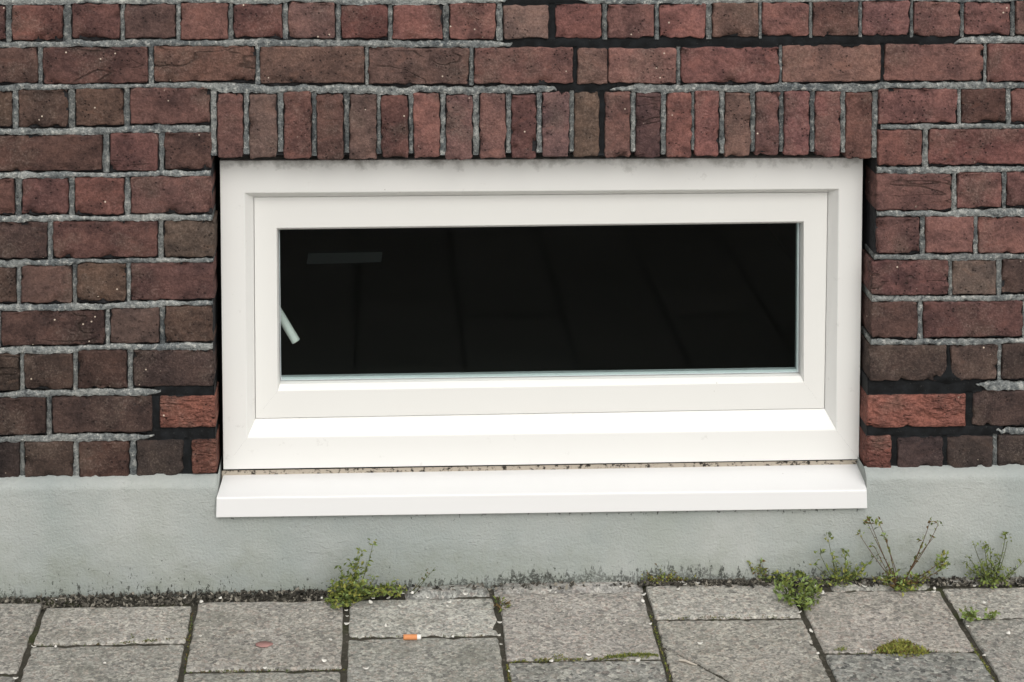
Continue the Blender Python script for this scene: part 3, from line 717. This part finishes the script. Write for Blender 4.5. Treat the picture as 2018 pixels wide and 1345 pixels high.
for kk in (-3, -2, -1, 8, 9, 10):     # columns beyond the frame
    x0 = cx[0] + PIT * kk; y = -0.10 - (0.15 if kk % 2 else 0.0)
    while y > -3.55:
        o = far[0].copy(); col.objects.link(o); o.location = (x0 + PIT / 2, y - PIT / 2, R(-.002, .002)); o.color = lin(far_tone(), KS); y -= PIT
# narrow cement strips between slabs and plinth
def strip(u0, v0, u1, v1, u2, v2, u3, v3, c):
    P4 = [gr(u0, v0), gr(u1, v1), gr(u2, v2), gr(u3, v3)]
    n = 46; m = 5; V = []; Fc = []
    for i in range(n + 1):
        f = i / n; a, b = P4[0].lerp(P4[1], f), P4[3].lerp(P4[2], f)
        for j in range(m + 1):
            g = j / m; p = a.lerp(b, g); e = min(f * 12, (1 - f) * 12, 1) * (1 if 0 < j < m else 0)
            V.append((p.x, p.y + 0.004 * nz(p.x, 7, j, 35), -0.012 + 0.015 * (0.25 + 0.75 * e) + 0.0012 * nz(p.x, p.y, 5, 25)))
    for i in range(n):
        for j in range(m): q_ = m + 1; Fc.append((i * q_ + j, i * q_ + j + 1, (i + 1) * q_ + j + 1, (i + 1) * q_ + j))
    o = link('cement_strip', V, Fc, M['slab'], pave, True); o.color = lin(c, KS); return o
strip(795, 1156, 962, 1150, 965, 1169, 800, 1176, (150, 150, 145)); strip(972, 1149, 1262, 1136, 1268, 1160, 975, 1170, (152, 150, 145))
strip(1620, 1146, 1838, 1140, 1842, 1160, 1640, 1164, (148, 147, 140)); strip(1850, 1138, 2030, 1132, 2030, 1150, 1856, 1153, (150, 148, 142))

# ================================================================== PLANTS
LM = ['leaf1', 'leaf2', 'leaf3', 'leafp', 'leaf4']
class Fol:
    def __init__(s): s.V = []; s.F = []; s.M = []
    def leaf(s, p, d, L, wd, m, curl=0.25):
        d = d.normalized(); sd2 = d.cross(Vector((R(-1, 1), R(-1, 1), R(0.2, 1)))).normalized(); nn = sd2.cross(d)
        b = len(s.V)
        s.V += [p, p + d * L * 0.45 + sd2 * wd / 2 + nn * L * 0.06, p + d * L * 0.5 - nn * L * 0.08, p + d * L * 0.45 - sd2 * wd / 2 + nn * L * 0.06, p + d * L - nn * L * curl]
        s.F += [(b, b + 1, b + 2), (b, b + 2, b + 3), (b + 1, b + 4, b + 2), (b + 2, b + 4, b + 3)]; s.M += [m] * 4
    def done(s, parent, name='foliage'):
        o = link(name, s.V, s.F, [M[x] for x in LM], parent, False, mi=s.M); o['kind'] = 'stuff'; return o
def curve(p0, p1, bow, n=7):
    mid = (p0 + p1) / 2 + bow
    return [p0 * (1 - f) ** 2 + mid * 2 * f * (1 - f) + p1 * f * f for f in [i / n for i in range(n + 1)]]
def rv(z0=-0.3): return Vector((R(-1, 1), R(-1, 1), R(z0, 1)))
def weed(label, bu, bv, stems, clump=None, pal=(0, 1, 0, 3), lf=(0.006, 0.011), rad=0.0008, dens=1.0, group='weeds along the foot of the wall', sm='stem'):
    """stems: (tip u, tip v, bow px, leaf count, terminal tuft) measured on the plane of the plant"""
    b = gr(bu, bv); t_ = tag(empty('weed', b), label, 'weed', group); fo = Fol()
    for (tu, tv, bow, nl, tuft) in stems:
        Yp = b.y + R(-0.012, 0.006); tip = at(tu, tv, min(-0.03, Yp)) - b; ori = Vector((R(-.006, .006), R(-.006, .006), -0.004))
        if tip.z < 0.004: tip = gr(tu, tv, 0.006) - b
        pts = curve(ori, tip, Vector((bow * 0.001, R(-.012, 0), abs(bow) * 0.0003)))
        tube('stem', pts, [rad * (1.25 - 0.6 * i / 7) for i in range(8)], M[sm], t_, 5)
        nl = int(nl * 1.15)
        for i in range(nl):
            f = (i + R(.2, .8)) / nl; k = min(6, int(f * 7)); p = pts[k].lerp(pts[k + 1], f * 7 - k)
            s = R(*lf) * 1.3; fo.leaf(p, rv(-0.1) + (pts[k + 1] - pts[k]).normalized() * 0.7, s, s * R(.3, .5), random.choice(pal))
        for i in range(tuft):
            s = R(*lf) * 1.1; fo.leaf(tip + rv() * 0.007, rv(), s, s * 0.5, random.choice(pal))
    if clump:
        for (cu, cv, ru, rvv, dep, n) in clump:
            for i in range(n):
                a, r_ = R(0, 2 * pi), sqrt(R(0, 1))
                p = at(cu + ru * r_ * cos(a), cv + rvv * r_ * sin(a), min(-0.028, b.y + R(-dep, dep))) - b
                g0 = -b.z + 0.003
                if p.z < 0.002: p = gr(cu + ru * r_ * cos(a), cv + rvv * r_ * sin(a), R(0.002, 0.012)) - b
                s = R(*lf) * 1.2; fo.leaf(p, rv(-0.2), s, s * R(.4, .62), random.choice(pal))
    fo.done(t_); return t_

weed('lush bright green weed clump at the slab joint below the left half of the window', 690, 1186,
     [(735, 1072, 10, 10, 8), (711, 1093, -6, 16, 10), (722, 1110, 12, 9, 4), (738, 1140, 16, 8, 6), (672, 1120, -8, 12, 8), (655, 1150, -8, 12, 6), (648, 1185, -6, 8, 6), (760, 1160, 8, 9, 6), (795, 1164, 6, 10, 6), (778, 1150, 6, 8, 8),
      (700, 1125, 4, 12, 8), (690, 1140, 0, 12, 8), (665, 1200, -4, 8, 6)],
     [(690, 1160, 40, 26, 0.03, 260), (672, 1180, 28, 22, 0.02, 170), (750, 1166, 46, 12, 0.02, 150), (700, 1125, 14, 26, 0.01, 60)], (0, 1, 0, 3, 0, 2))
weed('rounded rosette of pale green leaves over the slab corner below the sill end', 1570, 1180,
     [(1530, 1155, -6, 6, 5), (1545, 1140, -6, 6, 5), (1600, 1150, 6, 6, 5), (1615, 1165, 6, 6, 5), (1585, 1200, 2, 6, 6), (1560, 1195, -2, 5, 5)],
     [(1572, 1166, 44, 26, 0.035, 190), (1592, 1185, 20, 16, 0.02, 60)], (0, 3, 3, 0, 1), (0.008, 0.013))
weed('wispy many-stemmed weed left of the tallest stems by the plinth', 1655, 1152,
     [(1632, 1062, -6, 4, 14), (1640, 1095, -6, 8, 6), (1665, 1092, 4, 14, 12), (1693, 1130, 10, 10, 4), (1605, 1112, -10, 5, 6), (1615, 1090, -4, 6, 6), (1672, 1115, 6, 12, 6), (1690, 1122, 10, 10, 8), (1648, 1110, 0, 12, 6), (1722, 1098, 14, 5, 4), (1702, 1118, 12, 8, 5), (1620, 1150, -4, 6, 5)],
     [(1660, 1140, 44, 18, 0.015, 100)], (0, 1, 2, 0, 3, 0), (0.005, 0.011))
weed('tall weed with thin stems fanning out in a V against the plinth', 1772, 1158,
     [(1711, 1034, -4, 6, 12), (1714, 1026, -4, 9, 8), (1733, 1032, 4, 8, 14), (1744, 1058, 6, 8, 5), (1832, 1030, 8, 6, 8), (1849, 1034, 10, 4, 10), (1818, 1068, 8, 10, 4), (1838, 1062, -16, 8, 5), (1862, 1100, 14, 9, 10), (1857, 1120, 14, 14, 14), (1695, 1056, -8, 5, 7), (1725, 1080, -6, 8, 4), (1740, 1142, -8, 8, 8), (1832, 1130, 8, 10, 5)],
     [(1775, 1143, 54, 13, 0.02, 120), (1786, 1158, 26, 10, 0.012, 90), (1855, 1112, 12, 14, 0.006, 50)], (0, 1, 2, 0, 3, 4), (0.004, 0.012), sm='stemr')
weed('bushy fine-leaved weed by the plinth at the right edge', 1955, 1148,
     [(1918, 1070, -8, 3, 3), (1940, 1078, -4, 12, 14), (1951, 1085, 0, 12, 10), (1982, 1054, 6, 6, 12), (1985, 1066, 8, 6, 6), (1905, 1112, -10, 8, 8), (1910, 1100, -8, 8, 6), (1970, 1100, 6, 12, 8), (1935, 1115, -4, 12, 6), (1998, 1130, 8, 10, 6), (1958, 1110, 2, 12, 8), (2016, 1108, 8, 6, 3)],
     [(1950, 1130, 48, 20, 0.015, 130), (1962, 1150, 34, 8, 0.012, 70)], (0, 1, 0, 3, 0), (0.005, 0.010))
weed('scrap of pale leaves on the plinth foot left of the rosette', 1494, 1142,
     [(1478, 1112, -4, 5, 6), (1498, 1110, 2, 5, 8), (1508, 1128, 4, 6, 5)], [(1495, 1130, 18, 14, 0.01, 40)], (3, 0, 4, 2), (0.005, 0.010))
weed('small dark weed sprouting between rosette and plinth', 1545, 1143,
     [(1532, 1130, -2, 5, 6), (1578, 1136, 4, 6, 5), (1510, 1146, -6, 5, 5)], [(1540, 1138, 22, 8, 0.01, 50), (1576, 1134, 14, 6, 0.006, 30)], (0, 1, 1, 2), (0.005, 0.010))
weed('tiny mossy weed at the wall beside the top slab corner', 1305, 1146,
     [(1272, 1132, -4, 5, 4), (1300, 1122, 0, 6, 4), (1330, 1130, 4, 6, 5), (1372, 1140, 8, 6, 4)], [(1310, 1142, 46, 8, 0.01, 130)], (1, 4, 2, 0), (0.004, 0.008))
weed('thin dry sprig right of the lush clump', 808, 1168, [(832, 1138, 4, 5, 3), (858, 1118, 6, 5, 3), (845, 1130, 2, 4, 3)], None, (1, 4), (0.004, 0.008), 0.0006)
weed('pale grass tuft in the joint near the right edge', 1909, 1222,
     [(1902, 1192, -2, 2, 0), (1914, 1196, 2, 2, 0), (1898, 1208, -2, 3, 3), (1918, 1208, 2, 3, 3), (1925, 1186, 3, 1, 0)], [(1910, 1216, 14, 9, 0.01, 45)], (3, 0, 3), (0.007, 0.012), 0.0005, group='weeds in the slab joints')
weed('pale tuft at the far right slab joint', 1953, 1221, [(1948, 1210, -2, 3, 3), (1960, 1210, 2, 3, 3)], [(1953, 1216, 9, 7, 0.008, 26)], (3, 0, 3), (0.006, 0.010), 0.0005, group='weeds in the slab joints')
weed('small brownish weed in the joint right of the cigarette end', 988, 1196,
     [(978, 1182, -2, 3, 3), (1002, 1196, 4, 4, 3), (995, 1186, 2, 3, 2)], [(988, 1192, 14, 12, 0.01, 40)], (1, 4, 4, 0), (0.005, 0.010), 0.0006, group='weeds in the slab joints')

# moss: cushions of tiny shoots
def moss(name, label, regions, pal, parent=None, size=(0.003, 0.006), ht=0.006):
    """regions: (u0, v0, u1, v1, half width m, shoots): shoots packed along a line on the ground"""
    fo = Fol()
    for (u0, v0, u1, v1, hw, n, hz) in regions:
        a, b = gr(u0, v0), gr(u1, v1)
        for i in range(n):
            f = R(0, 1); k = sqrt(max(0, 1 - (2 * f - 1) ** 2)) * 0.6 + 0.4; g = random.gauss(0, 0.5)
            if nz(a.x + (b.x - a.x) * f, a.y + g * hw, 2, 60) < -0.22: continue
            p = a.lerp(b, f) + Vector((R(-1, 1) * hw * 0.3, g * hw * k, 0)); p.z = -0.006 + hz * max(0, 1 - g * g) * R(.5, 1) * k
            s = R(*size); fo.leaf(p, Vector((R(-1, 1), R(-1, 1), R(0.4, 1.4))), s, s * 0.45, random.choice(pal))
    c = gr((regions[0][0] + regions[0][2]) / 2, (regions[0][1] + regions[0][3]) / 2)
    o = link(name, [v - c for v in fo.V], fo.F, [M[x] for x in LM], parent, False, c, fo.M)
    if label: tag(o, label, 'moss', 'moss in the pavement joints')
    else: o['kind'] = 'stuff'
    return o
moss('moss', 'thick yellow-green moss cushion on the joint above the coarse dark slab', [(1734, 1284, 1824, 1285, 0.030, 1000, 0.015), (1748, 1278, 1795, 1274, 0.024, 450, 0.017)], (2, 2, 0, 2, 2, 4), size=(0.004, 0.009))
moss('moss', 'bright green moss strip filling the joint under the pinkish slab', [(1190, 1297, 1296, 1292, 0.006, 700, 0.012)], (0, 0, 2, 1))
moss('moss', 'thin brownish moss line left of the bright moss strip', [(1005, 1304, 1190, 1298, 0.004, 420, 0.008), (1090, 1297, 1110, 1296, 0.01, 50, 0.014)], (1, 4, 0, 2))
moss('moss', 'dull moss in the short joint of the leftmost half slab', [(240, 1266, 372, 1259, 0.004, 200, 0.007), (252, 1258, 262, 1257, 0.008, 40, 0.012)], (1, 4, 0))
moss('moss', 'green moss tuft in the joint left of the big moss cushion', [(1636, 1283, 1682, 1283, 0.007, 160, 0.013)], (0, 1, 2))
moss('moss', 'moss along the slanting joint beside the cracked slab', [(1276, 1185, 1284, 1214, 0.006, 110, 0.008), (1282, 1210, 1322, 1340, 0.003, 160, 0.004)], (0, 2, 1, 4))
moss('moss', 'green moss at the bottom edge left of the coarse slab below the pinkish one', [(1000, 1308, 1004, 1345, 0.006, 110, 0.008)], (0, 2, 1, 4))
moss('moss', 'moss in the slanting joint at the lower right corner', [(1908, 1262, 1958, 1336, 0.006, 380, 0.006)], (1, 4, 0, 2))
moss('moss', 'thin dark moss in the joint above the cracked slab', [(1290, 1218, 1560, 1214, 0.003, 220, 0.006)], (1, 4, 1, 2))
moss('joint_moss', None, [(385, 1283, 414, 1273, 0.006, 90, 0.004), (380, 1200, 362, 1340, 0.004, 120, 0.004), (686, 1200, 684, 1340, 0.004, 120, 0.004), (370, 1323, 680, 1318, 0.003, 220, 0.005), (60, 1270, 240, 1266, 0.003, 90, 0.004), (1690, 1287, 1890, 1283, 0.003, 160, 0.006), (690, 1254, 975, 1249, 0.003, 80, 0.003)], (1, 4, 1, 4, 0), pave)

# dry litter and grit heaped along the foot of the plinth
fo = Fol(); V = []; Fc = []; mi = []
for i in range(5200):
    u = R(-30, 2040)
    if 800 < u < 1262 and R(0, 1) < 0.85: continue
    base = gr(u, 1190 - 42 * min(1, max(0, u / 1300)) - R(-15 if u < 700 else -6, 12 if u < 700 else 10), R(-0.011, -0.003) if u < 650 else R(-0.002, 0.008))
    s = R(0.0015, 0.0045); b0 = len(V); d = rv(-0.5).normalized(); e = d.cross(rv()).normalized(); g = d.cross(e); L = R(1, 2.2)
    base.y = min(base.y, -0.027)
    V += [base + d * s * L, base - d * s * L, base + e * s, base - e * s * 0.8, base + g * s * 0.6]
    Fc += [(b0, b0 + 2, b0 + 4), (b0 + 2, b0 + 1, b0 + 4), (b0 + 1, b0 + 3, b0 + 4), (b0 + 3, b0, b0 + 4), (b0, b0 + 3, b0 + 1, b0 + 2)]; mi += [random.choice([0, 0, 1, 1, 1, 2, 2, 3])] * 5
tag(link('litter', V, Fc, [M['litter%d' % i] for i in range(4)], None, False, mi=mi), 'dry plant litter and grit along the foot of the plinth', 'litter', kind='stuff')

# ================================================================== SMALL THINGS ON THE PAVEMENT
def petal_mesh(L, wd, curl):
    V = []; Fc = []; n = 5
    for i in range(n + 1):
        f = i / n; w_ = wd * sin(pi * (0.12 + 0.82 * f)) / 2; x = (f - 0.5) * L; z = 0.0012 + curl * (2 * f - 1) ** 2
        V += [(x, -w_, z + curl * 0.5), (x, 0, z), (x, w_, z + curl * 0.5)]
    V += [(x, y, z - 0.0006) for x, y, z in V]
    m = 3 * (n + 1)
    for i in range(n):
        for j in range(2):
            a = i * 3 + j; Fc += [(a, a + 3, a + 4, a + 1), (m + a, m + a + 1, m + a + 4, m + a + 3)]
        a = i * 3; Fc += [(a, m + a, m + a + 3, a + 3), (a + 2, a + 5, m + a + 5, m + a + 2)]
    Fc += [(0, 1, m + 1, m), (1, 2, m + 2, m + 1), (3 * n, m + 3 * n, m + 3 * n + 1, 3 * n + 1), (3 * n + 1, m + 3 * n + 1, m + 3 * n + 2, 3 * n + 2)]
    return V, Fc
pv, pf = petal_mesh(0.0068, 0.0052, 0.0012)
first = None
spots = [(364, 1180), (397, 1189), (434, 1181), (111, 1184), (634, 1180), (395, 1255), (651, 1263), (638, 1304), (522, 1318), (66, 1277), (31, 1339), (684, 1216), (684, 1232), (682, 1205), (110, 1276), (206, 1309),
         (698, 1183), (735, 1181), (767, 1180), (731, 1189), (787, 1197), (795, 1171), (812, 1171), (843, 1179), (917, 1173), (885, 1189), (881, 1197), (892, 1256), (652, 1264), (721, 1320), (985, 1229), (987, 1272), (983, 1255), (1083, 1166), (1095, 1170), (1222, 1158), (1086, 1305), (1258, 1305), (1003, 1325),
         (1269, 1174), (1267, 1187), (1282, 1231), (1335, 1133), (1347, 1150), (1351, 1154), (1337, 1163), (1302, 1147), (1376, 1151), (1604, 1148), (1607, 1158), (1622, 1171), (1562, 1182), (1576, 1209), (1598, 1246), (1577, 1268), (1612, 1290), (1702, 1158), (1740, 1149), (1738, 1143), (1774, 1153), (1808, 1155), (1842, 1163), (1840, 1168), (1876, 1221), (1898, 1221), (1918, 1157), (1928, 1219), (1940, 1190), (1940, 1294), (1698, 1282), (1768, 1302), (1906, 1236), (1987, 1250), (1160, 1292), (760, 1236), (1380, 1270)]
for (u, v) in spots:
    p = gr(u, v, 0.0030); p.y = min(p.y, -0.03)
    if first is None: o = first = link('petal', pv, pf, M['petal'], None, True, p)
    else: o = first.copy(); col.objects.link(o); o.location = p
    o.rotation_euler = (R(-.3, .3), R(-.3, .3), R(0, 6.28)); k = R(0.9, 1.75); o.scale = (k, k * R(.7, 1.1), k)
    tag(o, 'tiny white fallen petal scattered on the pavement', 'petal', 'white petals scattered on the pavement')
V, Fc = petal_mesh(0.034, 0.026, 0.0002)
o = link('petal', V, Fc, M['red'], None, True, gr(521, 1271, 0.002)); o.rotation_euler = (0.0, 0.03, 0.12); tag(o, 'dull red petal lying flat on a slab at lower left', 'petal')
# cigarette end
ce = tag(empty('cigarette_butt', gr(813, 1256, 0.0052)), 'orange and white cigarette end lying in the slab joint', 'cigarette')
def cyl(x0, x1, r0, r1, nm, m, seg=18):
    return tube(nm, [Vector((x0, 0, 0)), Vector((x0 + 0.0006, 0, 0)), Vector(((x0 + x1) / 2, 0, 0)), Vector((x1, 0, 0))], [r0 * 0.9, r0, r0, r1], M[m], ce, seg)
cyl(-0.018, 0.0085, 0.0052, 0.0052, 'filter', 'cork'); cyl(0.0086, 0.0165, 0.0050, 0.0044, 'paper_stub', 'paper'); cyl(0.0164, 0.0174, 0.0036, 0.0030, 'burnt_end', 'ash')
ce.rotation_euler = (0, 0.02, 0.03)
# bleached twig by the crack
a, b = gr(1338, 1301, 0.003), gr(1374, 1311, 0.004)
tw = tube('twig', [Vector((0, 0, 0)), (b - a) * 0.35 + Vector((0, 0.002, 0.001)), (b - a) * 0.7, b - a], [0.0016, 0.0022, 0.002, 0.0008], M['twig'], None, 7)
tw.location = a; tag(tw, 'short bleached twig lying beside the crack in the slab', 'twig')
